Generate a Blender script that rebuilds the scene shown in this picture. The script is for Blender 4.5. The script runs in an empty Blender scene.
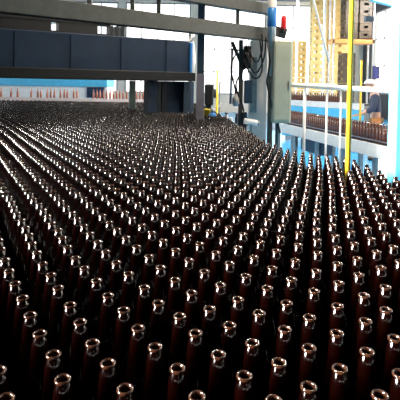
import bpy, bmesh, math, random
import numpy as np
from mathutils import Matrix, Vector
random.seed(7)
C = bpy.context.scene.collection
PI = math.pi
CAMZ = 1.55
TOPZ = CAMZ - .38          # plane of the bottle mouths
BH = .235
DECKZ = TOPZ - BH

# ------------------------------------------------------------------ materials
def mat(name, col, rough=.5, metal=0, noise=0, scale=8, emis=None, estr=0, spec=.5, bump=0, trans=0, stretch=(1,1,1), coat=0):
    m = bpy.data.materials.new(name); m.use_nodes = True
    nt = m.node_tree; b = nt.nodes['Principled BSDF']
    b.inputs['Base Color'].default_value = (*col, 1)
    b.inputs['Roughness'].default_value = rough
    b.inputs['Metallic'].default_value = metal
    b.inputs['Specular IOR Level'].default_value = spec
    b.inputs['Transmission Weight'].default_value = trans
    b.inputs['Coat Weight'].default_value = coat
    if noise or bump:
        tc = nt.nodes.new('ShaderNodeTexCoord'); mp = nt.nodes.new('ShaderNodeMapping')
        mp.inputs['Scale'].default_value = stretch
        n = nt.nodes.new('ShaderNodeTexNoise'); n.inputs['Scale'].default_value = scale; n.inputs['Detail'].default_value = 6
        nt.links.new(tc.outputs['Object'], mp.inputs['Vector']); nt.links.new(mp.outputs['Vector'], n.inputs['Vector'])
        if noise:
            r = nt.nodes.new('ShaderNodeValToRGB')
            r.color_ramp.elements[0].position = .3; r.color_ramp.elements[1].position = .7
            r.color_ramp.elements[0].color = (*[c*(1-noise) for c in col], 1)
            r.color_ramp.elements[1].color = (*[min(1, c*(1+noise)) for c in col], 1)
            nt.links.new(n.outputs['Fac'], r.inputs['Fac']); nt.links.new(r.outputs['Color'], b.inputs['Base Color'])
        if bump:
            bp = nt.nodes.new('ShaderNodeBump'); bp.inputs['Strength'].default_value = bump; bp.inputs['Distance'].default_value = .01
            nt.links.new(n.outputs['Fac'], bp.inputs['Height']); nt.links.new(bp.outputs['Normal'], b.inputs['Normal'])
    if emis:
        b.inputs['Emission Color'].default_value = (*emis, 1); b.inputs['Emission Strength'].default_value = estr
    return m

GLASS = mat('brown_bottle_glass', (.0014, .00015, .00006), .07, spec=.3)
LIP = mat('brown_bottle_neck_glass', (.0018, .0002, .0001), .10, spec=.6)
RIM = mat('brown_bottle_lit_rim_glass', (.030, .011, .0055), .12, spec=.6)  # thicker lip glass; its lighter colour also stands in for light shining through
STEEL = mat('worn_steel', (.32, .33, .34), .35, .8, .2, 20)
DECK = mat('dark_wet_steel_deck', (.03, .028, .028), .3, .6, .3, 12)
GREY = mat('grey_green_paint', (.050, .056, .050), .5, 0, .22, 14, bump=.1)
BLUEGREY = mat('blue_grey_paint', (.022, .05, .085), .45, 0, .2, 12)
NAVY = mat('dark_navy_paint', (.005, .024, .062), .55, 0, .25, 6, bump=.1)
BLACK = mat('black_rubber', (.006, .007, .008), .5, 0, .3, 30)
SKYBLUE = mat('sky_blue_paint', (.10, .52, .80), .45, 0, .1, 8)
CYAN = mat('light_blue_paint', (.17, .68, .90), .4, 0, .08, 10)
BRIGHTBLUE = mat('bright_blue_paint', (.03, .22, .60), .4, 0, .15, 10)
WHITE = mat('white_paint', (.82, .82, .80), .4, 0, .06, 12)
OFFWHITE = mat('pale_grey_paint', (.55, .55, .56), .45, 0, .12, 10)
YELLOW = mat('yellow_paint', (.80, .55, .03), .4, 0, .12, 18)
RED = mat('red_plastic', (.75, .02, .02), .35, 0, .1, 12)
SAGE = mat('sage_grey_paint', (.50, .54, .42), .5, 0, .1, 6)
PALEGREEN = mat('pale_green_paint', (.30, .42, .40), .5, 0, .1, 9)
CRATE = mat('yellow_crate_plastic', (.92, .66, .26), .5, 0, .1, 25)
CRATEDK = mat('brown_crate_plastic', (.075, .05, .03), .5, 0, .2, 25)
ORANGE = mat('orange_crate_plastic', (.85, .36, .10), .5, 0, .1, 25)
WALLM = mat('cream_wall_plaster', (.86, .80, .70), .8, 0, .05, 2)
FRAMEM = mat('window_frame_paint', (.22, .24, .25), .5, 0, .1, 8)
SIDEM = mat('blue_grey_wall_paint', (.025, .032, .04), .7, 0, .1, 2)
CEIL = mat('grey_ceiling_sheet', (.12, .14, .16), .7, 0, .06, 3)
FLOORM = mat('blue_painted_floor', (.05, .32, .62), .25, 0, .2, 3)
CLOTHW = mat('white_cloth', (.8, .82, .85), .8, 0, .08, 30)
CLOTHN = mat('dark_grey_cloth', (.05, .06, .10), .85, 0, .2, 30)
CLOTHO = mat('orange_cloth', (.75, .26, .08), .85, 0, .2, 30)
SKIN = mat('skin', (.55, .30, .20), .6, 0, .08, 30)
HAIR = mat('dark_hair', (.02, .015, .012), .6, 0, .2, 60)
SCREEN = mat('dark_blue_screen', (.02, .03, .22), .2)
PANE = mat('daylit_window_glass', (.03, .03, .03), .3, emis=(1, .985, .95), estr=9)
PANEL = mat('daylit_side_window_glass', (.03, .03, .03), .3, emis=(.96, .98, 1), estr=5)
PANES = mat('sunlit_side_window_glass', (.03, .03, .03), .3, emis=(1, .98, .95), estr=330)
PANES2 = mat('sunlit_right_window_glass', (.03, .03, .03), .3, emis=(1, .9, .8), estr=60)
PANER = mat('daylit_right_window_glass', (.03, .03, .03), .3, emis=(1, .90, .76), estr=22)
TUBE = mat('lit_lamp_tube', (.9, .9, .9), .3, emis=(1, .98, .94), estr=90)

# ------------------------------------------------------------------ mesh helpers
class MB:
    def __init__(s): s.bm = bmesh.new()
    def box(s, x0, x1, y0, y1, z0, z1, bev=0):
        M = Matrix.Translation(((x0+x1)/2, (y0+y1)/2, (z0+z1)/2)) @ Matrix.Diagonal((abs(x1-x0), abs(y1-y0), abs(z1-z0), 1))
        r = bmesh.ops.create_cube(s.bm, size=1, matrix=M)
        if bev:
            es = list({e for v in r['verts'] for e in v.link_edges})
            bmesh.ops.bevel(s.bm, geom=es, offset=bev, segments=2, affect='EDGES', profile=.5)
        return s
    def bar(s, a, b, w, h, bev=0):       # rectangular bar from a to b; h along z
        a, b = Vector(a), Vector(b); d = b-a; L = d.length
        x = d.normalized(); up = Vector((0,0,1))
        if abs(x.dot(up)) > .95: up = Vector((0,1,0))
        y = up.cross(x).normalized(); z = x.cross(y)
        R = Matrix((x, y, z)).transposed().to_4x4()
        M = Matrix.Translation((a+b)/2) @ R @ Matrix.Diagonal((L, w, h, 1))
        r = bmesh.ops.create_cube(s.bm, size=1, matrix=M)
        if bev:
            es = list({e for v in r['verts'] for e in v.link_edges})
            bmesh.ops.bevel(s.bm, geom=es, offset=bev, segments=2, affect='EDGES', profile=.5)
        return s
    def tube(s, pts, r, n=10):
        pts = [Vector(p) for p in pts]
        rings = []
        for i, p in enumerate(pts):
            d = (pts[min(i+1, len(pts)-1)] - pts[max(i-1, 0)]).normalized()
            up = Vector((0,0,1)) if abs(d.z) < .9 else Vector((0,1,0))
            u = up.cross(d).normalized(); v = d.cross(u)
            rr = r[i] if isinstance(r, (list, tuple)) else r
            rings.append([s.bm.verts.new(p + (u*math.cos(2*PI*k/n) + v*math.sin(2*PI*k/n))*rr) for k in range(n)])
        for a, b in zip(rings, rings[1:]):
            for k in range(n):
                f = s.bm.faces.new((a[k], a[(k+1) % n], b[(k+1) % n], b[k])); f.smooth = True
        s.bm.faces.new(rings[0][::-1]); s.bm.faces.new(rings[-1])
        return s
    def lathe(s, prof, n=24, c=(0,0,0), close=True):
        rings = []
        for r, z in prof:
            if r < 1e-6: rings.append([s.bm.verts.new((c[0], c[1], c[2]+z))])
            else: rings.append([s.bm.verts.new((c[0]+r*math.cos(2*PI*k/n), c[1]+r*math.sin(2*PI*k/n), c[2]+z)) for k in range(n)])
        for a, b in zip(rings, rings[1:]):
            for k in range(n):
                if len(a) == 1 and len(b) == 1: continue
                if len(a) == 1: q = (a[0], b[(k+1) % n], b[k])
                elif len(b) == 1: q = (a[k], a[(k+1) % n], b[0])
                else: q = (a[k], a[(k+1) % n], b[(k+1) % n], b[k])
                f = s.bm.faces.new(q); f.smooth = True
        return s
    def build(s, name, m, parent=None, label=None, cat=None, group=None, kind=None, loc=None):
        me = bpy.data.meshes.new(name); bmesh.ops.recalc_face_normals(s.bm, faces=s.bm.faces) if len(s.bm.faces) < 20000 else None
        s.bm.to_mesh(me); s.bm.free()
        me.materials.append(m)
        o = bpy.data.objects.new(name, me); C.objects.link(o)
        if parent: o.parent = parent
        if loc: o.location = loc
        tag(o, label, cat, group, kind)
        return o

def tag(o, label=None, cat=None, group=None, kind=None):
    if label: o['label'] = label
    if cat: o['category'] = cat
    if group: o['group'] = group
    if kind: o['kind'] = kind
    return o
def thing(name, loc, label, cat, group=None, rz=0):
    o = bpy.data.objects.new(name, None); C.objects.link(o); o.empty_display_size = .05
    o.location = loc; o.rotation_euler = (0, 0, rz)
    return tag(o, label, cat, group)
def copy_tree(o, parent=None):
    c = o.copy(); C.objects.link(c); c.parent = parent
    for ch in list(o.children):
        copy_tree(ch, c)
    return c

# ------------------------------------------------------------------ camera
F = 450.; TH = math.radians(1.5); RL = math.radians(1.0); PPY = 84 + F*math.tan(TH)
cam = bpy.data.cameras.new('camera'); co = bpy.data.objects.new('camera', cam); C.objects.link(co)
cam.sensor_width = 36; cam.lens = 36*F/400; cam.shift_y = -(200-PPY)/400; cam.clip_start = .05; cam.clip_end = 200
co.matrix_world = Matrix.Translation((0, 0, CAMZ)) @ Matrix.Rotation(PI/2-TH, 4, 'X') @ Matrix.Rotation(RL, 4, 'Z')
bpy.context.scene.camera = co
def at(px, py, Y):
    """world point seen at photo position (px,py) at distance Y in front of the lens; used while laying out the hall"""
    X, Yp = px-200, py-PPY
    c, s = math.cos(-RL), math.sin(-RL); X, Yp = X*c-Yp*s, X*s+Yp*c
    u = -Yp/F
    d = Vector((X/F, math.cos(TH)+u*math.sin(TH), -math.sin(TH)+u*math.cos(TH)))
    return d*(Y/d.y) + Vector((0, 0, CAMZ))
def project(x, y, z):
    z = z-CAMZ
    d = y*math.cos(TH)-z*math.sin(TH); u = y*math.sin(TH)+z*math.cos(TH)
    X, Y = F*x/d, -F*u/d; c, s = math.cos(RL), math.sin(RL)
    return 200+X*c-Y*s, PPY+X*s+Y*c

# ------------------------------------------------------------------ hall
HX0, HX1, HY0, HY1, HZ = -9., 9., -14., 25., 6.2
MB().box(HX0-.2, HX1+.2, HY0-.2, HY1+.2, -.2, 0).build('floor', FLOORM, kind='structure')
MB().box(HX0-.2, HX1+.2, HY0-.2, HY1+.2, HZ, HZ+.2).build('ceiling', CEIL, kind='structure')
def wall_with_openings(name, axis, pos, a0, a1, openings, thick=.2):
    """axis 'x': wall in the y-z plane at x=pos; axis 'y': wall in the x-z plane at y=pos"""
    m = MB()
    def bx(u0, u1, z0, z1):
        if u1-u0 < 1e-4 or z1-z0 < 1e-4: return
        if axis == 'x': m.box(min(pos, pos+thick), max(pos, pos+thick), u0, u1, z0, z1)
        else: m.box(u0, u1, min(pos, pos+thick), max(pos, pos+thick), z0, z1)
    cur = a0
    for (u0, u1, z0, z1) in sorted(openings):
        bx(cur, u0, 0, HZ); bx(u0, u1, 0, z0); bx(u0, u1, z1, HZ); cur = u1
    bx(cur, a1, 0, HZ)
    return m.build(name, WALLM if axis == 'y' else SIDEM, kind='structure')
nwin = [0]
def window(axis, pos, u0, u1, z0, z1, pane, nv, nh, thick=.2):
    nwin[0] += 1
    def bx(m, a0, a1, b0, b1, d0, d1):
        if axis == 'x': m.box(min(pos+d0, pos+d1), max(pos+d0, pos+d1), a0, a1, b0, b1)
        else: m.box(a0, a1, min(pos+d0, pos+d1), max(pos+d0, pos+d1), b0, b1)
    sgn = 1 if thick > 0 else -1
    m = MB(); t = .07
    bx(m, u0, u1, z0, z0+t, sgn*.03, sgn*.15); bx(m, u0, u1, z1-t, z1, sgn*.03, sgn*.15)
    bx(m, u0, u0+t, z0+t, z1-t, sgn*.03, sgn*.15); bx(m, u1-t, u1, z0+t, z1-t, sgn*.03, sgn*.15)
    for k in range(1, nv):
        u = u0+(u1-u0)*k/nv; bx(m, u-.025, u+.025, z0+t, z1-t, sgn*.04, sgn*.12)
    for k in range(1, nh):
        z = z0+(z1-z0)*k/nh; bx(m, u0+t, u1-t, z-.025, z+.025, sgn*.05, sgn*.11)
    w = m.build('window_%d' % nwin[0], FRAMEM, kind='structure')
    if pane is None: return          # an open window: the sun comes in here
    p = MB(); bx(p, u0+.02, u1-.02, z0+.02, z1-.02, sgn*.16, sgn*.17)
    p.build('window_pane', pane, w)
fo = [(-8.4, -4.6, 1.0, 6.0), (-4.2, -.6, 1.0, 6.0), (-.2, 3.6, 1.0, 6.0), (4.0, 8.4, 1.0, 6.0)]
wall_with_openings('wall_far', 'y', HY1, HX0, HX1, fo)
for k_, (u0, u1, z0, z1) in enumerate(fo): window('y', HY1, u0, u1, z0, z1, PANEL if k_ == 0 else PANE, 4, 4)
lo = [(-4.2, -1.1, 1.3, 5.6), (-.8, 1.3, 1.3, 5.6)]+[(4.5+i*4.6, 4.5+i*4.6+3.6, 1.2, 5.4) for i in range(4)]
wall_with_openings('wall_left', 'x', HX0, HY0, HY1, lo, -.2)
for k_, (u0, u1, z0, z1) in enumerate(lo): window('x', HX0, u0, u1, z0, z1, None if k_ < 2 else PANEL, 2 if k_ < 2 else 3, 1 if k_ < 2 else 3, -.2)
ro = [(-3.4, .4, 5.1, 6.05)]+[(1.5+i*4.6, 1.5+i*4.6+3.6, 1.2, 5.4) for i in range(5)]
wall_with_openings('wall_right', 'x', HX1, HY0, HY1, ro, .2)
for k_, (u0, u1, z0, z1) in enumerate(ro): window('x', HX1, u0, u1, z0, z1, PANES2 if k_ == 0 else PANER, 3, 3, .2)
MB().box(HX0-.2, HX1+.2, HY0-.2, HY0, 0, HZ).build('wall_back', mat('dark_green_wall_paint', (.03, .04, .04), .7, 0, .1, 2), kind='structure')
# roof beams, and unseen lamps added to light the hall
for i in range(5):
    y = 3.+i*5
    m = MB().box(HX0, HX1, y-.06, y+.06, HZ-.16, HZ)
    m.build('trim_%d' % (i+1), SKYBLUE, kind='structure')
for i, (x, y) in enumerate([(-4.5, 9), (4.5, 9), (-4.5, 16), (4.5, 16), (0, 12.5), (0, 20)]):
    L = thing('added_ceiling_lamp', (x, y, HZ-.5), 'unseen twin tube lamp added below the ceiling to light the hall', 'lamp', 'added tube lamps under the ceiling')
    MB().box(-.1, .1, -.75, .75, .02, .07).build('housing', WHITE, L)
    for dx in (-.05, .05): MB().tube([(dx, -.7, 0), (dx, .7, 0)], .016).build('tube', TUBE, L)
    for dy in (-.6, .6): MB().tube([(0, dy, .07), (0, dy, .5)], .006, 6).build('hanger', STEEL, L)

hb = None  # unseen lamps added to brighten the second conveyor, crates and bottle rims
for i, (x, y, w_, lab) in enumerate([(.9, 6.4, 700, 'unseen round lamp added to brighten the near end of the white sided conveyor'), (.8, 9.8, 700, 'unseen round lamp added to brighten the far end of the white sided conveyor'),
                               (1.3, 3.9, 420, 'unseen round lamp added above the right edge of the wide conveyor'), (2.2, 14.5, 1200, 'unseen round lamp added to brighten the crate stacks'), (6.5, 14.5, 1200, 'unseen round lamp added to brighten the rack with dark crates')]):
    warm = abs(y-3.9) < .1
    L = thing('added_bay_lamp', (x, y, 5.0), lab, 'lamp')
    MB().lathe([(.05, .32), (.07, .28), (.12, .2), (.24, .04), (.25, 0), (.24, 0), (.11, .19), (0, .2)], 24).build('lamp_shade', STEEL, L)
    MB().lathe([(0, .02), (.16, .03), (.18, .05), (0, .06)], 20).build('lamp_glass', TUBE, L)
    MB().tube([(0, 0, .3), (0, 0, HZ-5.)], .008, 6).build('cord', BLACK, L)
    ld = bpy.data.lights.new('added_bay_light', 'AREA'); ld.shape = 'DISK'; ld.size = .44; ld.energy = w_; ld.color = (1, .76, .52) if warm else (1, .95, .86)
    lo_ = bpy.data.objects.new('added_bay_light', ld); C.objects.link(lo_); lo_.location = (x, y, 4.99)

# ------------------------------------------------------------------ bottles
BODY_P = [(0, .003), (.022, 0), (.0265, .004), (.0275, .012), (.0275, .118), (.0265, .131), (.0236, .145), (.0196, .159), (.0163, .172), (.0144, .184), (.0134, .194), (.0130, .201)]
COLLAR_P = [(.0130, .201), (.0128, .207), (.0125, .212), (.0119, .2170), (.0112, .2210), (.0102, .2242), (.0091, .2271), (.0080, .2298)]
LIP_P = [(.0080, .2298), (.0096, .2303), (.0106, .2316), (.0106, .2334), (.0098, .2348), (.0088, .2350), (.0078, .2342), (.0073, .232), (.0072, .224), (.0074, .210), (0, .2095)]
def bottle_proto(n=24):
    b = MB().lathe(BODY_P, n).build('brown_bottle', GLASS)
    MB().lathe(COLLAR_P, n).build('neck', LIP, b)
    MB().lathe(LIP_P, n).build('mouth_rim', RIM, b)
    return b

# packing of the bottles on the deck: two row directions, with the small drifts that a pushed crowd of bottles has
BR, BS, B0 = (.0244054, .0902677), (.0316908, -.0528126), (.0154484, .2496639)
D = {(0,-9):(-0.001,-0.000), (0,-8):(0.002,-0.001), (0,-7):(0.008,0.001), (0,-6):(0.005,0.001), (1,-12):(-0.014,0.012), (1,-11):(-0.014,0.011), (1,-10):(-0.011,0.011), (1,-9):(-0.011,0.008), (1,-8):(-0.002,-0.002), (1,-7):(-0.002,-0.004), (1,-6):(-0.001,-0.008), (1,-5):(-0.000,-0.002), (1,-4):(-0.000,0.000), (2,-6):(0.004,-0.001), (2,-5):(0.004,-0.003), (2,-4):(0.004,-0.000), (2,-3):(0.007,0.005), (2,-2):(0.002,0.004), (3,-5):(0.004,-0.012), (3,-4):(0.012,-0.002), (3,-3):(0.006,0.001), (3,-2):(0.008,-0.001), (3,-1):(0.008,0.007), (3,0):(0.009,0.017), (4,-3):(0.004,-0.015), (4,-2):(0.004,-0.012), (4,-1):(0.003,-0.008), (4,0):(0.002,0.000), (4,1):(-0.003,0.002), (5,-3):(0.003,-0.012), (5,-2):(-0.000,-0.016), (5,-1):(0.000,-0.010), (5,0):(0.003,-0.008), (5,1):(-0.003,-0.003), (5,2):(-0.007,0.007), (5,3):(-0.003,0.005), (6,-4):(0.007,0.008), (6,-3):(0.003,0.002), (6,-2):(-0.000,-0.007), (6,-1):(0.003,-0.006), (6,0):(-0.003,-0.011), (6,1):(-0.005,-0.008), (6,2):(-0.007,0.001), (6,3):(-0.010,0.007), (6,4):(-0.016,0.012), (7,1):(0.001,0.000), (7,2):(-0.004,-0.003), (7,3):(-0.005,0.001), (7,4):(-0.010,0.005), (8,1):(0.004,0.001), (8,2):(0.002,-0.001), (8,3):(0.001,0.001), (8,4):(-0.012,0.001), (9,1):(0.009,0.012), (9,2):(0.004,0.003), (9,3):(-0.001,0.001), (10,2):(0.008,0.009), (10,3):(0.002,-0.002)}
EDGE = [(-1., .95), (.2, .93), (1.94, .86), (2.3, .84), (2.5, .79), (2.54, .66), (2.77, .53), (3.17, .46), (4.34, .39), (8.2, .09), (9.6, -.03)]
def edge(y): return float(np.interp(y, [e[0] for e in EDGE], [e[1] for e in EDGE]))
YMAX = 9.0
POLE = (.715, 2.15)
mr, ml = at(189, 60, 6.1), at(-60, 60, 4.7)
dirm = Vector((mr.x-ml.x, mr.y-ml.y, 0)).normalized(); nrm = Vector((-dirm.y, dirm.x, 0))
ang = math.atan2(dirm.y, dirm.x); LM = math.hypot(mr.x-ml.x, mr.y-ml.y)
def mloc(px, off=0):   # local x of the front seen at px
    best = None
    for i in range(400):
        s_ = -LM-.5+i*(LM+.7)/400; p = Vector((mr.x, mr.y, 0))+dirm*s_+nrm*off
        e = abs(project(p.x, p.y, 1.5)[0]-px)
        if best is None or e < best[0]: best = (e, s_)
    return best[1]
LEGS = ((148, 157, .1, .25), (161.5, 163.5, .3, .36), (167, 184, .12, .5), (184, 190, .0, .1), (190, 195, .2, .5), (131, 136, 1.0, 1.08))
FOOT = [(-.05, .05, 4.95, 5.05), (at(191, 60, 6.6).x-.03, at(191, 60, 6.6).x+.03, 6.57, 6.63), (at(208, 60, 6.6).x-.08, at(208, 60, 6.6).x+.1, 6.5, 6.7)]
FOOT += [(at(207, 117, 5.6).x-.05, at(207, 117, 5.6).x+.05, 5.65, 5.75), (at(213, 120, 5.4).x-.05, at(213, 120, 5.4).x+.05, 5.55, 5.65)]
LEGX = []
for p0, p1, y0, y1 in LEGS:
    a0_, a1_ = mloc(p0, y0), mloc(p1, y0); LEGX.append((a0_, a1_, y0, y1))
    c_ = [Vector((mr.x, mr.y, 0))+dirm*q+nrm*r for q in (a0_, a1_) for r in (y0, y1)]
    FOOT.append((min(v.x for v in c_), max(v.x for v in c_), min(v.y for v in c_), max(v.y for v in c_)))

pts = []; fixed = []
rng = np.random.RandomState(3)
Dk = np.array(list(D.keys()), float); Dv = np.array(list(D.values()))
Dw = Dk[:, :1]*np.array(BR)+Dk[:, 1:]*np.array(BS)+np.array(B0)
for r in range(-70, 170):
    for s in range(-260, 110):
        x = B0[0]+r*BR[0]+s*BS[0]; y = B0[1]+r*BR[1]+s*BS[1]
        if y < -.9 or y > YMAX or abs(x) > max(.47*y+.25, 1.35): continue
        if (r, s) in D: dx, dy = D[(r, s)]
        else:
            w = np.exp(-((Dw-np.array((x, y)))**2).sum(1)/(2*.07**2)); tot = w.sum()
            dx, dy = (w[:, None]*Dv).sum(0)/(tot+.25)
            j = min(1, .35+.4*y)*.0016
            dx += rng.normal()*j; dy += rng.normal()*j
            # slow drift of the crowd far away
            a = min(1, max(0, (y-1.2)/2)); dx += a*.03*math.sin(y*1.1+x*.7); dy += a*.02*math.sin(x*1.7-y*.6)
        pts.append((x+dx, y+dy)); fixed.append((r, s) in D)
P = np.array(pts); FX = np.array(fixed)
# the crowd stands a little looser towards the far left
rad = np.hypot(P[:, 0], P[:, 1]); az = P[:, 0]/np.maximum(P[:, 1], .2)
kk = np.clip((.25-az)/.5, 0, 1)*.16
over = np.clip(rad-1.0, 0, None); over = np.where(P[:, 1] > 0, over, 0)
P = P*(1+kk*over/np.maximum(rad, .01))[:, None]
okp = (P[:, 1] < YMAX) & (np.abs(P[:, 0]) < np.maximum(.47*P[:, 1]+.25, 1.35)); P = P[okp]; FX = FX[okp]
# push touching bottles apart
MIND = .0556
def neighbours(P):
    g = {}
    q = np.floor(P/.06).astype(int)
    for i, (a, b) in enumerate(q): g.setdefault((a, b), []).append(i)
    I, J = [], []
    for (a, b), L in g.items():
        for da, db in ((0, 0), (1, 0), (0, 1), (1, 1), (1, -1)):
            M = g.get((a+da, b+db))
            if not M: continue
            for i in L:
                for j in M:
                    if (da, db) != (0, 0) or j > i: I.append(i); J.append(j)
    return np.array(I), np.array(J)
NI, NJ = neighbours(P)
for it in range(25):
    d = P[NJ]-P[NI]; L = np.hypot(d[:, 0], d[:, 1]); k = L < MIND
    if not k.any(): break
    i, j, dd, LL = NI[k], NJ[k], d[k], L[k]
    push = dd/LL[:, None]*((MIND-LL)[:, None]*.52)
    np.add.at(P, i, -push*.5); np.add.at(P, j, push*.5)
def in_footprint(p):
    for (x0, x1, y0, y1) in FOOT:
        if x0-.03 < p[0] < x1+.03 and y0-.03 < p[1] < y1+.03: return True
    return False
keep = np.array([p[0] < edge(p[1])-.01 and math.hypot(p[0]-POLE[0], p[1]-POLE[1]) > .042 and not in_footprint(p) for p in P])
P = P[keep]
NNEAR = 234
vis = []
for p in P:
    if p[1] < .3: vis.append(False); continue
    px, py = project(p[0], p[1], TOPZ)
    vis.append(-9 < px < 409 and py < 412)
vis = np.array(vis)
score = np.where(vis, np.hypot(P[:, 0], P[:, 1]), 99)
order = np.argsort(score)
near = order[:NNEAR]; rest = order[NNEAR:]
proto = bottle_proto()
for n, i in enumerate(near):
    o = proto if n == 0 else copy_tree(proto)
    o.location = (P[i, 0], P[i, 1], DECKZ); o.rotation_euler = (0, 0, rng.rand()*6)
    tag(o, 'empty brown glass bottle with open mouth in the nearest rows on the wide conveyor', 'bottle', 'nearest open brown bottles on the wide conveyor')

def crowd(name, pos, z0, n, prof, m, label, cat, group=None, m2=None):
    """many standing bottles too far off to count, as one object"""
    rings = len(prof); nb = len(pos)
    ang = np.arange(n)*2*PI/n
    rr = np.array([max(p[0], .0002) for p in prof]); zz = np.array([p[1] for p in prof])
    base = np.stack([rr[:, None]*np.cos(ang), rr[:, None]*np.sin(ang), np.repeat(zz[:, None], n, 1)], -1).reshape(-1, 3)
    V = (base[None]+np.c_[pos, np.full(nb, z0)][:, None, :]).reshape(-1, 3)
    f = []
    for a in range(rings-1):
        for k in range(n): f.append((a*n+k, a*n+(k+1) % n, (a+1)*n+(k+1) % n, (a+1)*n+k))
    f = np.array(f); nv = rings*n
    Fc = (f[None]+(np.arange(nb)*nv)[:, None, None]).reshape(-1, 4)
    me = bpy.data.meshes.new(name)
    me.vertices.add(len(V)); me.vertices.foreach_set('co', V.astype(np.float32).ravel())
    me.loops.add(Fc.size); me.loops.foreach_set('vertex_index', Fc.astype(np.int32).ravel())
    me.polygons.add(len(Fc)); me.polygons.foreach_set('loop_start', (np.arange(len(Fc))*4).astype(np.int32))
    me.polygons.foreach_set('use_smooth', np.ones(len(Fc), bool))
    me.materials.append(m)
    if m2:
        me.materials.append(m2)
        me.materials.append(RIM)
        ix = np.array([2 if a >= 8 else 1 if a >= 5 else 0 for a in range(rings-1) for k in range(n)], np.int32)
        me.polygons.foreach_set('material_index', np.tile(ix, nb))
    me.update(calc_edges=True)
    o = bpy.data.objects.new(name, me); C.objects.link(o)
    return tag(o, label, cat, group, 'stuff')
FAR_P = [(.0275, 0), (.0275, .118), (.0236, .145), (.0163, .172), (.0134, .194), (.0129, .206), (.0119, .217), (.0102, .2242), (.0080, .2295), (.0106, .2318), (.0098, .2348), (.0080, .2345), (.0074, .215), (0, .214)]
crowd('brown_bottle_crowd', P[rest], DECKZ, 12, FAR_P, GLASS,
      'dense crowd of countless brown bottles reaching from the middle of the wide conveyor back under the navy machine', 'bottles', m2=LIP)
print('bottles', len(P))

# ------------------------------------------------------------------ wide conveyor
cv = thing('wide_conveyor', (0, 5, 0), 'wide dark steel conveyor table carrying the huge crowd of brown bottles', 'conveyor')
def poly_prism(xy, z0, z1, y_off=5):
    m = MB(); a = [m.bm.verts.new((x, y-y_off, z0)) for x, y in xy]; b = [m.bm.verts.new((x, y-y_off, z1)) for x, y in xy]
    m.bm.faces.new(a[::-1]); m.bm.faces.new(b); n = len(xy)
    for k in range(n): m.bm.faces.new((a[k], a[(k+1) % n], b[(k+1) % n], b[k]))
    return m
rx = [(e[1]+.025, e[0]) for e in EDGE[:-1]]+[(edge(YMAX)+.02, YMAX+.05)]
poly_prism(rx+[(-5.4, YMAX+.05), (-5.4, 6), (-2.2, -1.)], DECKZ-.04, DECKZ).build('deck', DECK, cv)
for name_, off0, off1, z0, z1, m_ in (('side_rail', .03, .04, DECKZ+.05, DECKZ+.085, STEEL), ('side_skirt', .026, .05, DECKZ-.22, DECKZ-.002, SKYBLUE)):
    q = [(e[1], e[0]) for e in EDGE[:-1]]+[(edge(YMAX), YMAX)]
    ring = [(x+off0, y+off0*.3) for x, y in q]+[(x+off1, y+off1*.3) for x, y in q[::-1]]
    poly_prism(ring, z0, z1).build(name_, m_, cv)
for x, y in ((.85, .6), (.80, 2.2), (.40, 3.6), (.2, 6.3), (-.9, .9), (-2.4, 4), (-3.6, 7.5)):
    MB().bar((x-.06, y-5, 0), (x-.06, y-5, DECKZ-.04), .07, .07).build('leg', STEEL, cv)

# ------------------------------------------------------------------ yellow pole in the crowd and the light blue post at the right
po = thing('yellow_pole', (POLE[0], POLE[1], DECKZ), 'tall thin yellow pole rising from the bottles near the right edge', 'pole')
MB().tube([(0, 0, 0), (0, 0, 4.2)], .0122, 14).build('shaft', YELLOW, po)
MB().lathe([(0, 0), (.022, 0), (.022, .008), (.014, .012), (0, .012)], 16).build('base_flange', YELLOW, po)
po = thing('blue_post', (1.035, 2.30, 0), 'broad light blue steel post cut off by the right edge of the photo', 'post')
MB().box(-.05, .05, -.05, .05, .012, 4.5, .006).build('shaft', CYAN, po)
MB().box(-.09, .09, -.09, .09, 0, .012).build('base_plate', CYAN, po)

# ------------------------------------------------------------------ gantry: two grey beams in front of the machine
GR = at(266, 34, 5.6); GL = at(-40, 6.0, 3.75)
gx = (GR-GL).normalized()
gz0 = GR.z
gan = thing('gantry', (GR.x, GR.y, 0), 'grey steel gantry of two long beams crossing above the bottles at upper left', 'gantry')
def G(p): return Vector(p)-Vector((GR.x, GR.y, 0))
a, b = at(-45, 4.0, 3.4), at(272, 34.3, 5.6)
zz = (b.z+ (at(0, 8.6, 3.8).z))/2
a.z = b.z = zz
MB().bar(G(a), G(b), .12, .155, .006).build('lower_beam', GREY, gan)
u0, u1 = Vector(a), Vector(b); u0.z = u1.z = at(258, 9.5, 5.55).z
MB().bar(G(u0), G(u1), .10, .13, .006).build('upper_beam', GREY, gan)
for px in (60, 95, 135, 160, 237):
    t = px/268; Yd = 1/((1-t)/3.8+t/5.6)
    p = at(px, 20, Yd)
    # keep it on the line of the beam
    s_ = (p.x-a.x)/(b.x-a.x); q = a+(b-a)*s_
    MB().box(*[v for c_, h_ in ((G(q).x, .02), (G(q).y, .02)) for v in (c_-h_, c_+h_)], zz+.07, u0.z-.06).build('stub', GREY, gan)
# olive post at the right end of the gantry
q = at(270.5, 90, 5.62)
MB().box(G(q).x-.026, G(q).x+.026, G(q).y-.05, G(q).y+.05, 0, zz+.30, .005).build('end_post', GREY, gan)
MB().bar(G(at(272, 30, 5.6)), G(at(286, 34, 5.6)), .06, .12).build('bracket', GREY, gan)

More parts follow.
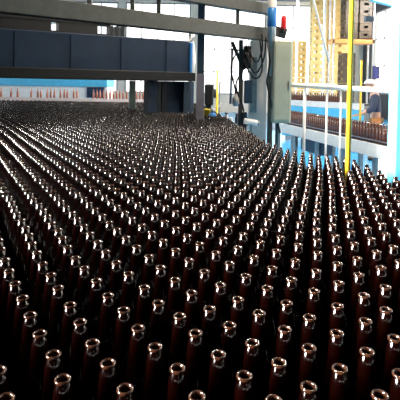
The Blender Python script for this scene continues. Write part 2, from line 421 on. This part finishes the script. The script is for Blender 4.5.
# pale machine column beside the post, with hoses and drive
colx = at(257.5, 90, 5.80)
mc = thing('machine_column', (colx.x, colx.y, 0), 'tall pale grey machine column beside the sage green control box', 'machine')
MB().box(-.105, .115, -.06, .12, 0, 2.12, .01).build('column', WHITE, mc)
MB().box(-.13, .13, -.09, .15, 0, .05).build('base_plate', STEEL, mc)
MB().box(-.10, -.02, -.075, -.06, 1.2, 1.9).build('cover_strip', STEEL, mc)
dr = thing('lifting_drive', (at(240, 90, 5.45).x, 5.45, 0), 'dark motor drive with rods hanging on the left of the pale column', 'machine')
ox = dr.location.x
def DP(px, py, Y=5.45): v = at(px, py, Y); return (v.x-ox, v.y-5.45, v.z)
MB().bar(DP(241, 40), DP(240, 138), .05, .045, .004).build('frame_bar', GREY, dr)
MB().bar(DP(232, 42), DP(244, 70), .04, .04).build('brace', GREY, dr)
v = DP(247, 58); MB().lathe([(0, 0), (.06, 0), (.065, .02), (.065, .20), (.05, .22), (.05, .27), (0, .27)], 18, (v[0], v[1]-.03, v[2]-.13)).build('motor', BLACK, dr)
v = DP(248, 90); MB().box(v[0]-.05, v[0]+.05, v[1]-.08, v[1]+.02, v[2]-.16, v[2]+.12, .012).build('gearbox', BLUEGREY, dr)
v = DP(236, 98); MB().lathe([(0, 0), (.03, 0), (.045, .03), (.045, .1), (.02, .13), (.02, .2), (0, .2)], 16, (v[0], v[1], v[2]-.1)).build('air_filter', OFFWHITE, dr)
v = DP(231, 75); MB().tube([(v[0], v[1], v[2]-.35), (v[0]+.01, v[1], v[2]+.32)], .014).build('rod', STEEL, dr)
v = DP(244, 120); MB().box(v[0]-.04, v[0]+.03, v[1]-.05, v[1]+.02, v[2]-.12, v[2]+.1, .01).build('lower_block', BLACK, dr)
for i, pp in enumerate([[(246, 45), (256, 62), (262, 50), (262, 34)], [(245, 52), (255, 73), (264, 58), (266, 36)], [(243, 60), (254, 78), (262, 70), (260, 40)],
                        [(238, 50), (231, 66), (234, 84), (236, 94)], [(243, 70), (236, 85), (242, 104), (244, 112)]]):
    P3 = [Vector(DP(x, y, 5.36)) for x, y in pp]
    sm = []
    for k in range(len(P3)-1):
        p0, p1, p2, p3 = P3[max(k-1, 0)], P3[k], P3[k+1], P3[min(k+2, len(P3)-1)]
        for t in np.linspace(0, 1, 7)[:-1]:
            sm.append(.5*((2*p1)+(p2-p0)*t+(2*p0-5*p1+4*p2-p3)*t*t+(3*p1-p0-3*p2+p3)*t**3))
    sm.append(P3[-1])
    MB().tube(sm, .010, 8).build('hose', BLACK, dr)
hz = [Vector(at(x, y, 5.3)) for x, y in ((268, 40), (270, 62), (267, 82), (271, 104), (278, 124), (280, 133))]
MB().tube(hz, .012, 8).build('hanging_cable', BLACK, label='black cable hanging down in front of the sage green control box', cat='cable')
# white pipe with blue band, red lamp
pp = at(272, 20, 5.35)
wp = thing('banded_pipe', (pp.x, pp.y, 1.95), 'upright white pipe with a bright blue band at the top of the gantry post', 'pipe')
zt, z1, z2, z3, z4 = at(272, -25, 5.35).z-1.95, at(272, 8, 5.35).z-1.95, at(272, 27, 5.35).z-1.95, at(272, 48, 5.35).z-1.95, at(270, 76, 5.35).z-1.95
MB().lathe([(0, z3), (.05, z3), (.05, zt), (0, zt)], 20).build('pipe', WHITE, wp)
MB().lathe([(.0505, z2), (.055, z2+.003), (.055, z1-.003), (.0505, z1)], 20).build('blue_band', BRIGHTBLUE, wp)
MB().lathe([(0, z4), (.02, z4), (.02, z3), (0, z3)], 14).build('thin_pipe', WHITE, wp)
pp = at(283.5, 33, 5.5)
rl = thing('red_lamp', (pp.x, pp.y, pp.z), 'red signal lamp on the bracket right of the banded pipe', 'lamp')
MB().lathe([(0, 0), (.035, 0), (.035, .02), (.012, .03), (.012, .05), (0, .05)], 16).build('base', BLACK, rl)
MB().lathe([(0, .05), (.03, .05), (.034, .07), (.034, .17), (.026, .205), (0, .215)], 18).build('lens', RED, rl)
# sage control box
cb = at(281.5, 82, 5.3)
cx_, z0_, z1_ = cb.x, at(281, 123, 5.3).z, at(281, 41, 5.3).z
bx_ = thing('control_box', (cx_, 5.3, 0), 'tall sage green control box with rounded top hanging right of the gantry post', 'cabinet')
m = MB(); m.box(-.108, .108, -.07, .07, z0_, z1_, .02); m.build('housing', SAGE, bx_)
m = MB(); m.box(-.088, .088, -.078, -.07, z0_+.04, z1_-.05, .003); dpan = m.build('door', SAGE, bx_)
MB().box(.06, .072, -.09, -.078, 1.5, 1.6, .003).build('handle', STEEL, dpan)
MB().tube([(-.02, .07, z1_-.1), (-.02, .13, z1_-.1), (-.02, .13, 0)], .02, 10).build('support_tube', GREY, bx_)

# ------------------------------------------------------------------ navy machine over the conveyor
nm = thing('bottle_washer', (mr.x, mr.y, 0), 'long dark navy machine bridging the far end of the bottle conveyor', 'machine', rz=ang)
# local x runs along the front to the left end (negative), y goes back
zt = at(189, 41, 6.1).z; zb = at(189, 76, 6.1).z
DEP = 1.6
MB().box(-LM-.6, 0, 0, DEP, zb, zt, .01).build('hood', NAVY, nm)
MB().box(-LM-.6, .06, -.09, -.002, zb-.07, zb+.045, .006).build('lip_beam', BLACK, nm)
MB().box(-LM-.6, .06, -.002, DEP, zb-.07, zb-.002, .006).build('base_frame', BLACK, nm)
MB().box(.002, .05, -.02, .12, zb+.03, zt-.02, .015).build('corner_guard', BRIGHTBLUE, nm)
for k in range(5): MB().box(-LM+.1+k*.62, -LM+.13+k*.62, -.012, 0, zb+.02, zt-.02).build('panel_rib', NAVY, nm)
xq = [mloc(p, .5) for p in (50, 58, 97, 110, 116, 122)]
ztop = zt+.30
m = MB().box(-LM-.6, xq[3], .5, .7, zt+.19, ztop).box(-LM-.6, xq[3], .5, .7, zt+.002, zt+.07)
for a0_, a1_ in ((-LM-.6, xq[0]), (xq[1], xq[2]), (xq[3], xq[3]+.04), (xq[4], xq[4]+.03), (xq[5], xq[5]+.03)): m.box(a0_, a1_, .51, .69, zt+.002, zt+.19)
m.build('top_housing', BLACK, nm)
for (x0, x1, y0, y1), m_ in zip(LEGX, (NAVY, BLACK, NAVY, BLUEGREY, NAVY, PALEGREEN)):
    MB().box(x0, x1, y0, y1, DECKZ, zb-.075, .004).build('leg', m_, nm)
# blue grey post next to the machine
pp = at(200, 110, 5.0)
bp = thing('blue_grey_post', (pp.x, pp.y, DECKZ), 'slim blue grey post standing in the bottles right of the navy machine', 'post')
MB().box(-.038, .038, -.035, .035, at(200, 74, 5).z-DECKZ, zz+.45-DECKZ, .004).build('upper_shaft', BLUEGREY, bp)
MB().box(-.044, .044, -.04, .04, 0, at(200, 74, 5).z-DECKZ, .004).build('lower_sleeve', mat('mauve_grey_paint', (.22, .21, .25), .5, 0, .15, 10), bp)
# pale light pipe right of machine
pp = at(191, 60, 6.6)
bq = thing('steel_chute', (pp.x, pp.y, 0), 'pale steel chute standing upright between the navy machine and the blue grey post', 'chute')
MB().tube([(0, 0, at(191, 78, 6.6).z), (.02, 0, at(191, 60, 6.6).z), (-.01, 0, at(191, 42, 6.6).z), (.0, .1, at(191, 34, 6.6).z)], .05, 14).build('duct', WHITE, bq)
MB().tube([(0, 0, DECKZ), (0, 0, at(191, 78, 6.6).z)], .025, 12).build('stand', NAVY, bq)

# ------------------------------------------------------------------ things right of the post, behind the crowd
pp = at(208, 95, 6.6)
t = thing('drive_unit', (pp.x, pp.y, 0), 'black drive unit just right of the blue grey post', 'machine')
zz0, zz1 = at(208, 105, 6.6).z, at(208, 84, 6.6).z
MB().box(-.05, .08, -.08, .1, zz0, zz1, .02).build('housing', BLACK, t)
MB().lathe([(0, 0), (.05, 0), (.05, .12), (.03, .14), (0, .14)], 14, (.07, 0, zz1-.2)).build('motor', BLACK, t)
MB().box(-.03, .05, -.03, .05, DECKZ, zz0).build('stand', GREY, t)
pp = at(207, 117, 5.6)
t = MB().box(-.045, .045, -.04, .04, 0, .28, .01).build('yellow_guard', YELLOW, label='small yellow guard box behind the bottles at the foot of the post', cat='guard', loc=(pp.x-.0, pp.y+.1, DECKZ+.02))
pp = at(213, 120, 5.4)
t = thing('blue_canister', (pp.x, pp.y+.2, DECKZ), 'small bright blue canister beside the yellow guard box', 'canister')
MB().lathe([(0, 0), (.045, 0), (.05, .01), (.05, .22), (.04, .25), (.015, .26), (.015, .28), (0, .28)], 18).build('body', BRIGHTBLUE, t)
MB().lathe([(0, .28), (.02, .28), (.02, .31), (0, .31)], 12).build('cap', WHITE, t)
pp = at(217, 98, 7.3)
t = thing('yellow_pole', (pp.x, 7.3, 0), 'short yellow pole right of the black drive unit', 'pole')
MB().tube([(0, 0, .01), (0, 0, at(217, 70, 7.3).z)], .019, 12).build('shaft', YELLOW, t)
MB().lathe([(0, 0), (.05, 0), (.05, .01), (0, .01)], 14).build('base_flange', YELLOW, t)
t = thing('white_cylinder', tuple(at(251, 122, 4.9)), 'short white cylinder lying at the foot of the pale column', 'cylinder')
MB().tube([(-.075, 0, .012), (.07, .01, -.012)], .032, 16).build('barrel', WHITE, t)
MB().tube([(.07, .01, -.012), (.09, .012, -.016)], .02, 12).build('end_cap', STEEL, t)
MB().box(-.01, .01, -.01, .01, DECKZ-t.location.z-.1, -.028).build('stand', STEEL, t)
# filling-line clutter: guide frame with pipes and jars on a bench
pp = at(233, 128, 6.4)
t = thing('steel_bench', (pp.x, 6.5, 0), 'pale steel bench behind the bottles between yellow pole and machine column', 'bench')
bz = at(228, 126, 6.4).z
MB().box(-.22, .22, -.2, .2, bz-.03, bz, .004).build('top', WHITE, t)
for sx in (-.19, .19):
    for sy in (-.17, .17): MB().box(sx-.015, sx+.015, sy-.015, sy+.015, 0, bz-.03).build('leg', STEEL, t)
MB().tube([(-.19, .1, bz), (-.19, .1, bz+.62), (-.05, .1, bz+.68), (.15, .1, bz+.66), (.15, .1, bz)], .014, 8).build('pipe_frame', WHITE, t)
MB().box(-.21, .2, .06, .08, bz+.26, bz+.31).build('cross_panel', WHITE, t)
for k, (dx, m_, h_) in enumerate([(-.17, OFFWHITE, .12), (-.10, STEEL, .17), (-.03, WHITE, .10), (.05, BLUEGREY, .16), (.12, WHITE, .13), (.18, BLACK, .12)]):
    cols = ['pale grey', 'steel', 'tallest white-capped', 'blue grey', 'white', 'black'][k]
    lab = {0: 'pale grey jar at the left end of the steel bench', 1: 'steel jar second from left on the bench', 2: 'low white jar in the middle of the bench',
           3: 'blue grey jar right of the middle on the bench', 4: 'white jar second from right on the bench', 5: 'black jar at the right end of the bench'}[k]
    j = thing('jar', (t.location.x+dx, 6.5-.12, bz), lab, 'jar')
    MB().lathe([(0, 0), (.028, 0), (.03, .01), (.03, h_*.7), (.018, h_*.85), (.018, h_), (0, h_)], 14).build('body', m_, j)
    MB().lathe([(0, h_), (.02, h_), (.02, h_+.02), (0, h_+.02)], 12).build('cap', BLACK if k % 2 else WHITE, j)

# ------------------------------------------------------------------ second conveyor with bottles
A2, B2 = Vector((1.42, 8.9, 0)), Vector((2.42, 4.6, 0))
u = (B2-A2).normalized(); w = Vector((-u.y, u.x, 0))     # w points right/back
if w.x < 0: w = -w
Z2 = CAMZ-.70
L2 = (B2-A2).length
sc = thing('bottle_conveyor', (A2.x, A2.y, 0), 'white sided conveyor carrying rows of bottles past the guardrail', 'conveyor', rz=math.atan2(u.y, u.x))
# local x along u, local y: left normal of u
yl = Vector((-u.y, u.x, 0)); sg = 1 if yl.dot(w) > 0 else -1
def yy(a, b): return (min(a*sg, b*sg), max(a*sg, b*sg))
a_, b_ = yy(0, .34); MB().box(0, L2, a_, b_, Z2-.03, Z2).build('belt', BLACK, sc)
a_, b_ = yy(-.03, -.002); MB().box(0, L2, a_, b_, Z2-.17, Z2-.005, .005).build('side_beam', WHITE, sc)
a_, b_ = yy(.342, .37); MB().box(0, L2, a_, b_, Z2-.17, Z2+.0, .005).build('side_beam', WHITE, sc)
a_, b_ = yy(-.02, -.01); MB().box(0, L2, a_, b_, Z2+.03, Z2+.045).build('guide_rail', STEEL, sc)
for k in range(6):
    xx = .3+k*(L2-.6)/5
    a_, b_ = yy(0, .05); MB().box(xx, xx+.05, a_, b_, 0, Z2-.03).build('leg', STEEL, sc)
    a_, b_ = yy(.29, .34); MB().box(xx, xx+.05, a_, b_, 0, Z2-.03).build('leg', STEEL, sc)
a_, b_ = yy(.06, .28); MB().box(1.2, 1.9, a_, b_, Z2-.40, Z2-.18, .02).build('drive_motor', BLUEGREY, sc)
b2 = []
for row in range(3):
    k = 0; x = .1+.03*row
    while x < L2-.05:
        p = A2+u*x+w*(.05+row*.066); b2.append((p.x, p.y)); x += .0655+rng.rand()*.003
b2 = np.array(b2)
front = [p for i, p in enumerate(b2)]
p2 = MB().lathe([(0, 0), (.026, 0), (.0275, .01), (.0275, .122), (.0235, .149), (.0150, .174), (.0110, .203), (.0102, .217), (.0116, .2225), (.0106, .23), (.0098, .235), (0, .235)], 12).build('brown_bottle', mat('warm_brown_bottle_glass', (.10, .028, .014), .08, spec=1.0, coat=.5))
first = True
for p in b2[:300-NNEAR]:
    o = p2 if first else p2.copy()
    if not first: C.objects.link(o)
    first = False
    o.location = (p[0], p[1], Z2)
    tag(o, 'brown bottle in the front row on the white sided conveyor beyond the guardrail', 'bottle', 'front row of brown bottles on the white sided conveyor')
WARM = p2.data.materials[0]
crowd('brown_bottle_rows', b2[300-NNEAR:], Z2, 10, FAR_P, WARM, 'brown bottles packed behind the front row on the white sided conveyor', 'bottles')

# third line further back: blue sided
A3, B3 = at(283, 104, 13.0), at(352, 107, 11.0)
Z3 = (at(283, 101, 13).z+at(352, 102, 11).z)/2
u3 = Vector((B3.x-A3.x, B3.y-A3.y, 0)); L3 = u3.length; u3.normalize()
tc = thing('blue_conveyor', (A3.x, A3.y, 0), 'light blue sided conveyor further back behind the white sided one', 'conveyor', rz=math.atan2(u3.y, u3.x))
MB().box(0, L3+.35, 0, .4, Z3-.04, Z3).build('belt', BLACK, tc)
MB().box(0, L3+.35, -.03, -.002, Z3-.14, Z3+.01).build('side_beam', WHITE, tc)
MB().box(0, L3+.35, -.02, .0, .12, Z3-.15).build('side_panel', SKYBLUE, tc)
for k in range(5): MB().box(.1+k*(L3+.9)/4, .16+k*(L3+.9)/4, .02, .36, 0, Z3-.05).build('leg', STEEL, tc)
n3 = Vector((-u3.y, u3.x, 0))
p3 = []
for k in range(30):
    p = Vector((A3.x, A3.y, 0))+u3*(.05+k*.065+rng.rand()*.01)+n3*.08
    p3.append((p.x, p.y)); p3.append((p.x+n3.x*.07, p.y+n3.y*.07))
crowd('brown_bottle_line', np.array(p3), Z3, 8, FAR_P, WARM, 'row of tiny brown bottles on the light blue conveyor further back', 'bottles')

# guardrail
gr = thing('guardrail', tuple(Vector((at(305, 90, 5.0).x, 5.0, 0))), 'white tube guardrail crossing in front of the second bottle conveyor', 'railing')
gl = gr.location.copy()
ra, rb = at(284, 84.5, 5.6), at(396, 91, 4.1)
MB().tube([ra-gl, rb-gl], .026, 12).build('top_rail', WHITE, gr)
for px, r_ in ((305, .018), (327.5, .012), (341.5, .010)):
    t_ = min([(abs(project(*(ra+(rb-ra)*s_))[0]-px), s_) for s_ in np.linspace(0, 1, 200)])[1]
    p = ra+(rb-ra)*t_-gl
    MB().tube([(p.x, p.y, 0), (p.x, p.y, p.z)], r_, 10).build('post', WHITE, gr)

# ------------------------------------------------------------------ crates in the background
def crate_mesh(m_, name):
    w_, d_, h_ = .30, .22, .265
    m = MB(); t = .02
    m.box(-w_, w_, -d_, d_, .0, .02)
    for sy in (-1, 1):      # long sides: a frame around hand holes
        y0, y1 = sorted((sy*d_, sy*(d_-t)))
        m.box(-w_, w_, y0, y1, .02, .10); m.box(-w_, w_, y0, y1, .19, h_)
        for x0, x1 in ((-w_, -w_+.1), (-.06, .06), (w_-.1, w_)): m.box(x0, x1, y0, y1, .10, .19)
    for sx in (-1, 1):
        x0, x1 = sorted((sx*w_, sx*(w_-t)))
        m.box(x0, x1, -d_+t, d_-t, .02, .10); m.box(x0, x1, -d_+t, d_-t, .19, h_)
        for y0, y1 in ((-d_+t, -.08), (.08, d_-t)): m.box(x0, x1, y0, y1, .10, .19)
    o = m.build(name, m_)
    MB().box(-w_+.02, w_-.02, -d_+.02, d_-.02, .021, .03).build('liner', BLACK, o) if False else None
    return o
def stack(px, Y, n, z0, m_, name, lab, grp, rz=0, wpx=None):
    p = at(px, 84, Y); first = None
    for k in range(n):
        if first is None: o = first = crate_mesh(m_, name)
        else: o = first.copy(); C.objects.link(o)
        o.location = (p.x, Y, z0+k*.275); o.rotation_euler = (0, 0, rz+random.uniform(-.03, .03))
        tag(o, lab, 'crate', grp)
H_ = 19
stack(317, 18.0, H_, 0, CRATE, 'bottle_crate', 'yellow bottle crate in the tall stack farthest left', 'crates of the leftmost tall yellow stack')
stack(334, 18.2, H_, 0, CRATE, 'bottle_crate', 'yellow bottle crate in the tall stack second from the left', 'crates of the second tall yellow stack')
stack(344, 19.5, 18, 0, CRATE, 'bottle_crate', 'yellow bottle crate in the tall stack just left of the yellow pole', 'crates of the third tall yellow stack')
stack(298, 20.5, 13, 0, CRATE, 'bottle_crate', 'pale yellow crate in the lower stack behind the guardrail end', 'crates of the low stack at left')
stack(347.5, 16.5, 9, at(349, 44, 16.5).z+.16, CRATEDK, 'dark_crate', 'dark brown crate stacked on the orange rack beam behind the yellow pole', 'dark crates behind the yellow pole', PI/2)
stack(361.5, 16.5, 8, at(361, 44, 16.5).z+.16, CRATEDK, 'dark_crate', 'dark brown crate in the stack on the rack right of the yellow pole', 'dark crates right of the yellow pole', PI/2)
stack(346, 16.6, 9, .30, CRATEDK, 'dark_crate', 'dark brown crate in the stack under the orange rack beam', 'dark crates under the rack beam', PI/2)
zr = at(350, 44, 16.5).z
rk = thing('storage_rack', (at(350, 84, 16.5).x, 16.5, 0), 'tall rack with an orange shelf beam holding dark crates', 'rack')
MB().box(-.75, .75, -.28, .28, zr, zr+.15).build('shelf_beam', ORANGE, rk)
MB().box(-.75, .75, -.28, .28, .12, .29).build('shelf_beam', ORANGE, rk)
for sx in (-.72, .72):
    for sy in (-.25, .25): MB().box(sx-.03, sx+.03, sy-.03, sy+.03, 0, 5.6).build('upright', OFFWHITE, rk)
# second yellow pole, wall sign, screen
pp = at(361, 84, 8.2)
t = thing('yellow_pole', (pp.x, 8.2, 0), 'thin distant yellow pole behind the guardrail beside the worker', 'pole')
MB().tube([(0, 0, 0), (0, 0, at(361, 60, 8.2).z)], .020, 10).build('shaft', YELLOW, t)
MB().lathe([(0, 0), (.06, 0), (.06, .012), (0, .012)], 14).build('base_flange', YELLOW, t)
pp = at(369, 19, 14)
t = thing('blue_grey_lamp', (pp.x, 14, pp.z), 'small blue grey box lamp hanging high right of the dark crates', 'lamp')
MB().box(-.13, .13, -.08, .08, -.08, .08, .01).build('housing', BLUEGREY, t)
MB().tube([(0, 0, .08), (0, 0, HZ-pp.z)], .01, 6).build('hanger', STEEL, t)
pp = at(376, 73, 12.5)
t = thing('display_screen', (pp.x, 12.5, 0), 'dark blue display screen on a stand behind the worker', 'screen')
MB().box(-.10, .10, -.02, .03, pp.z-.17, pp.z+.19, .008).build('housing', NAVY, t)
MB().box(-.085, .085, -.024, -.02, pp.z-.15, pp.z+.17).build('display', SCREEN, t)
MB().tube([(0, .01, 0), (0, .01, pp.z-.17)], .02, 8).build('stand', WHITE, t)
MB().lathe([(0, 0), (.16, 0), (.16, .015), (0, .02)], 20, (0, .01, 0)).build('base', WHITE, t)
# pale steel columns in the back right
for px, Y, lab in ((323, 14, 'slim white column standing among the yellow crate stacks'), (296, 15, 'slim white column left of the crate stacks')):
    p = at(px, 84, Y)
    t = thing('hall_column', (p.x, Y, 0), lab, 'column')
    MB().box(-.035, .035, -.035, .035, .02, HZ-.17, .004).build('shaft', WHITE, t)
    MB().box(-.09, .09, -.09, .09, 0, .02).build('base_plate', WHITE, t)
# diagonal brace: seen left of crates
pa, pb = at(317, 14, 13), at(329, 62, 13)
pa = pa+(pa-pb)*((HZ-.01-pa.z)/(pa.z-pb.z))
MB().tube([pa, pb], .03, 8).build('brace_pipe', WHITE, label='slanting white pipe in front of the yellow crate stacks', cat='pipe')
# bluish ceiling duct top right
t = thing('ceiling_duct', tuple(at(388, 3, 15)), 'light blue duct under the ceiling at the top right corner', 'duct')
MB().bar((-.55, 0, .12), (.5, 0, -.12), .25, .14, .02).build('duct', CYAN, t)
for sx in (-.3, .3): MB().tube([(sx, 0, 0), (sx, 0, HZ-t.location.z)], .012, 6).build('hanger', STEEL, t)

# ------------------------------------------------------------------ left background beyond the navy machine
# light blue band and white lower part: the side of a big machine
p0, p1 = at(-60, 82, 14), at(107, 82, 14)
t = thing('blue_banded_machine', ((p0.x+p1.x)/2, 14, 0), 'long white machine with a light blue band seen under the navy hood', 'machine')
hw = (p1.x-p0.x)/2; zt_, zm_, zl_ = at(50, 70, 14).z, at(50, 86, 14).z, at(50, 97, 14).z
MB().box(-hw, hw, 0, 1.2, zm_, zt_, .01).build('blue_band', SKYBLUE, t)
MB().box(-hw, hw, .05, 1.2, .2, zm_-.001, .01).build('lower_housing', WHITE, t)
MB().box(hw-.62, hw-.08, -.03, .05, zl_, zm_-.02, .01).build('dark_window', NAVY, t)
for sx in (-hw+.2, 0, hw-.2): MB().box(sx-.06, sx+.06, .2, .9, 0, .2).build('foot', STEEL, t)
# transfer conveyor in front of it with a row of bottles
p0, p1 = at(-50, 96, 11.6), at(150, 99, 11.6)
Zt = at(60, 98, 11.6).z
t = thing('transfer_conveyor', ((p0.x+p1.x)/2, 11.6, 0), 'pale transfer conveyor crossing behind the navy machine', 'conveyor')
hw = (p1.x-p0.x)/2
MB().box(-hw, hw, -.1, .12, Zt-.05, Zt, .004).build('belt', OFFWHITE, t)
MB().box(-hw, hw, -.16, -.11, Zt-.30, Zt-.02, .004).build('side_beam', mat('lit_crowd_pink', (.70, .56, .52), .4, 0, .15, 6), t)  # beam coloured pink to imitate the brightly lit bottles in this band
for k in range(8): MB().box(-hw+.2+k*(2*hw-.4)/7-.03, -hw+.2+k*(2*hw-.4)/7+.03, -.08, .08, 0, Zt-.05).build('leg', STEEL, t)
ob = mat('amber_bottle_glass', (.38, .13, .08), .15, spec=.8, coat=.3)
q2 = MB().lathe([(0, 0), (.026, 0), (.0275, .01), (.0275, .122), (.0235, .149), (.0150, .174), (.0110, .203), (.0116, .2225), (.0098, .235), (0, .235)], 10).build('amber_bottle', ob)
first = True
x = p0.x+.05
while x < p1.x-.05:
    if rng.rand() < .62 or x > at(105, 96, 11.6).x:
        o = q2 if first else q2.copy()
        if not first: C.objects.link(o)
        first = False; o.location = (x, 11.6+rng.uniform(-.03, .03), Zt)
        tag(o, 'small amber bottle standing on the pale transfer conveyor behind the navy machine', 'bottle', 'amber bottles on the transfer conveyor')
    x += .085

# ------------------------------------------------------------------ worker behind the second conveyor
def skin_body(name, verts, edges, radii, m_, parent, levels=2, root=0):
    verts = [(x, y-.11 if (y > .1 and z > .9) else y*.4 if z > .9 else y, z) for x, y, z in verts]
    me = bpy.data.meshes.new(name); me.from_pydata(verts, edges, []); me.update()
    o = bpy.data.objects.new(name, me); C.objects.link(o); o.parent = parent
    md = o.modifiers.new('skin', 'SKIN'); md.use_smooth_shade = True
    for i, r_ in enumerate(radii):
        sv = me.skin_vertices[0].data[i]; sv.radius = (r_, r_) if not isinstance(r_, tuple) else r_; sv.use_root = (i == root)
    s_ = o.modifiers.new('sub', 'SUBSURF'); s_.levels = levels; s_.render_levels = levels
    me.materials.append(m_)
    return o
wp_ = at(377, 84, 9.5)
wk = thing('person', (wp_.x, 9.5, 0), 'worker in white cap, dark top and orange trousers standing behind the white sided conveyor', 'person', rz=math.radians(70))
# local: +y is the way the worker faces (turned towards the left of the photo would be +rz); standing, leaning forward
V = [(0, 0, .93), (0, .03, 1.08), (0, .09, 1.26), (0, .15, 1.38), (0, .20, 1.45), (0, .235, 1.50),
     (.09, 0, .88), (.10, .03, .48), (.10, -.01, .09), (.10, .11, .035),
     (-.09, 0, .88), (-.10, .02, .48), (-.10, -.03, .09), (-.10, .09, .035),
     (.17, .14, 1.36), (.22, .17, 1.10), (.17, .38, .98), (.16, .45, .95),
     (-.17, .14, 1.36), (-.22, .17, 1.10), (-.17, .38, .98), (-.16, .45, .95)]
E_ = [(0, 1), (1, 2), (2, 3), (3, 4), (4, 5), (0, 6), (6, 7), (7, 8), (8, 9), (0, 10), (10, 11), (11, 12), (12, 13), (3, 14), (14, 15), (15, 16), (16, 17), (3, 18), (18, 19), (19, 20), (20, 21)]
Rr = [(.15, .11), (.14, .10), (.155, .11), (.12, .09), .055, .05, .09, .06, .04, .035, .09, .06, .04, .035, .06, .048, .034, .03, .06, .048, .034, .03]
skin_body('body', V, E_, Rr, SKIN, wk)
V2 = [(0, 0, .93), (0, .03, 1.08), (0, .09, 1.26), (0, .15, 1.39), (.17, .14, 1.36), (.22, .17, 1.10), (.19, .31, 1.02), (-.17, .14, 1.36), (-.22, .17, 1.10), (-.19, .31, 1.02)]
skin_body('shirt', V2, [(0, 1), (1, 2), (2, 3), (3, 4), (4, 5), (5, 6), (3, 7), (7, 8), (8, 9)], [(.165, .125), (.16, .12), (.175, .13), (.13, .10), .075, .062, .055, .075, .062, .055], CLOTHN, wk)
V3 = [(0, 0, .96), (.08, 0, .84), (.10, .03, .48), (.10, -.01, .10), (-.08, 0, .84), (-.10, .02, .48), (-.10, -.03, .10)]
skin_body('trousers', V3, [(0, 1), (1, 2), (2, 3), (0, 4), (4, 5), (5, 6)], [(.145, .11), .095, .075, .06, .095, .075, .06], CLOTHO, wk)
for sx in (-1, 1):
    skin_body('shoe', [(sx*.10, -.05, .045), (sx*.10, .06, .04), (sx*.10, .15, .03)], [(0, 1), (1, 2)], [.045, .045, .03], BLACK, wk)
    # hand: palm, four unequal bent fingers and a thumb off the side
    hx, hy, hz_ = sx*.16, .47, .945
    hv = [(hx, hy-.03, hz_+.01), (hx, hy+.03, hz_), (hx, hy+.06, hz_-.005)]; he = [(0, 1), (1, 2)]; hr = [.02, (.034, .014), (.036, .012)]
    for f_, (fx, fl) in enumerate(((-.03, .055), (-.01, .068), (.01, .064), (.03, .048))):
        b0_ = len(hv); hv += [(hx+fx, hy+.07, hz_-.006), (hx+fx*1.1, hy+.07+fl*.5, hz_-.018), (hx+fx*1.1, hy+.07+fl*.8, hz_-.045)]
        he += [(2, b0_), (b0_, b0_+1), (b0_+1, b0_+2)]; hr += [.009, .008, .007]
    b0_ = len(hv); hv += [(hx-sx*.045, hy+.03, hz_-.01), (hx-sx*.06, hy+.065, hz_-.03)]; he += [(1, b0_), (b0_, b0_+1)]; hr += [.011, .008]
    skin_body('hand', hv, he, hr, SKIN, wk, 1)
# head with nose, ears, eyes; cap
hd = Vector((0, .155, 1.585))
m = MB()
bmesh.ops.create_uvsphere(m.bm, u_segments=20, v_segments=14, radius=1, matrix=Matrix.Translation(hd) @ Matrix.Rotation(-.15, 4, 'X') @ Matrix.Diagonal((.078, .098, .115, 1)))
for v in m.bm.verts:
    q = v.co-hd
    if q.z < -.03: v.co.x = hd.x+q.x*.86
bmesh.ops.create_cone(m.bm, segments=8, radius1=.016, radius2=.004, depth=.04, matrix=Matrix.Translation(hd+Vector((0, .098, -.015))) @ Matrix.Rotation(.3, 4, 'X'))
for sx in (-1, 1): bmesh.ops.create_uvsphere(m.bm, u_segments=8, v_segments=6, radius=1, matrix=Matrix.Translation(hd+Vector((sx*.078, 0, -.01))) @ Matrix.Diagonal((.010, .018, .03, 1)))
for f in m.bm.faces: f.smooth = True
head = m.build('head', SKIN, wk)
for sx in (-1, 1):
    e = MB(); bmesh.ops.create_uvsphere(e.bm, u_segments=8, v_segments=6, radius=.011, matrix=Matrix.Translation(hd+Vector((sx*.03, .086, .006)))); e.build('eye', BLACK, head)
MB().box(-.022, .022, hd.y+.066, hd.y+.082, hd.z-.062, hd.z-.052, .003).build('mouth', mat('lips', (.35, .08, .06), .5), head)
m = MB(); bmesh.ops.create_uvsphere(m.bm, u_segments=18, v_segments=12, radius=1, matrix=Matrix.Translation(hd+Vector((0, -.012, .035))) @ Matrix.Diagonal((.10, .115, .10, 1)))
bmesh.ops.delete(m.bm, geom=[v for v in m.bm.verts if v.co.z < hd.z+.01], context='VERTS')
for f in m.bm.faces: f.smooth = True
m.build('cap', CLOTHW, wk)
m = MB(); m.box(-.06, .06, hd.y+.07, hd.y+.16, hd.z+.03, hd.z+.04, .004); m.build('cap_peak', CLOTHW, wk)

# ------------------------------------------------------------------ light and view
sun = bpy.data.lights.new('low_sun', 'SUN'); sun.energy = 135; sun.angle = math.radians(21); sun.color = (1, .97, .92)
so = bpy.data.objects.new('low_sun', sun); C.objects.link(so); so.location = (-14, -2, 5)
dsun = Vector((.97, .20, -math.tan(math.radians(13))))
so.rotation_euler = dsun.to_track_quat('-Z', 'Y').to_euler()
wd = bpy.data.worlds.new('world'); bpy.context.scene.world = wd; wd.use_nodes = True
wd.node_tree.nodes['Background'].inputs[0].default_value = (.75, .85, 1, 1); wd.node_tree.nodes['Background'].inputs[1].default_value = 1.0
vs = bpy.context.scene.view_settings
vs.view_transform = 'Standard'; vs.look = 'None'; vs.gamma = 1; vs.use_curve_mapping = False; vs.exposure = -1.5
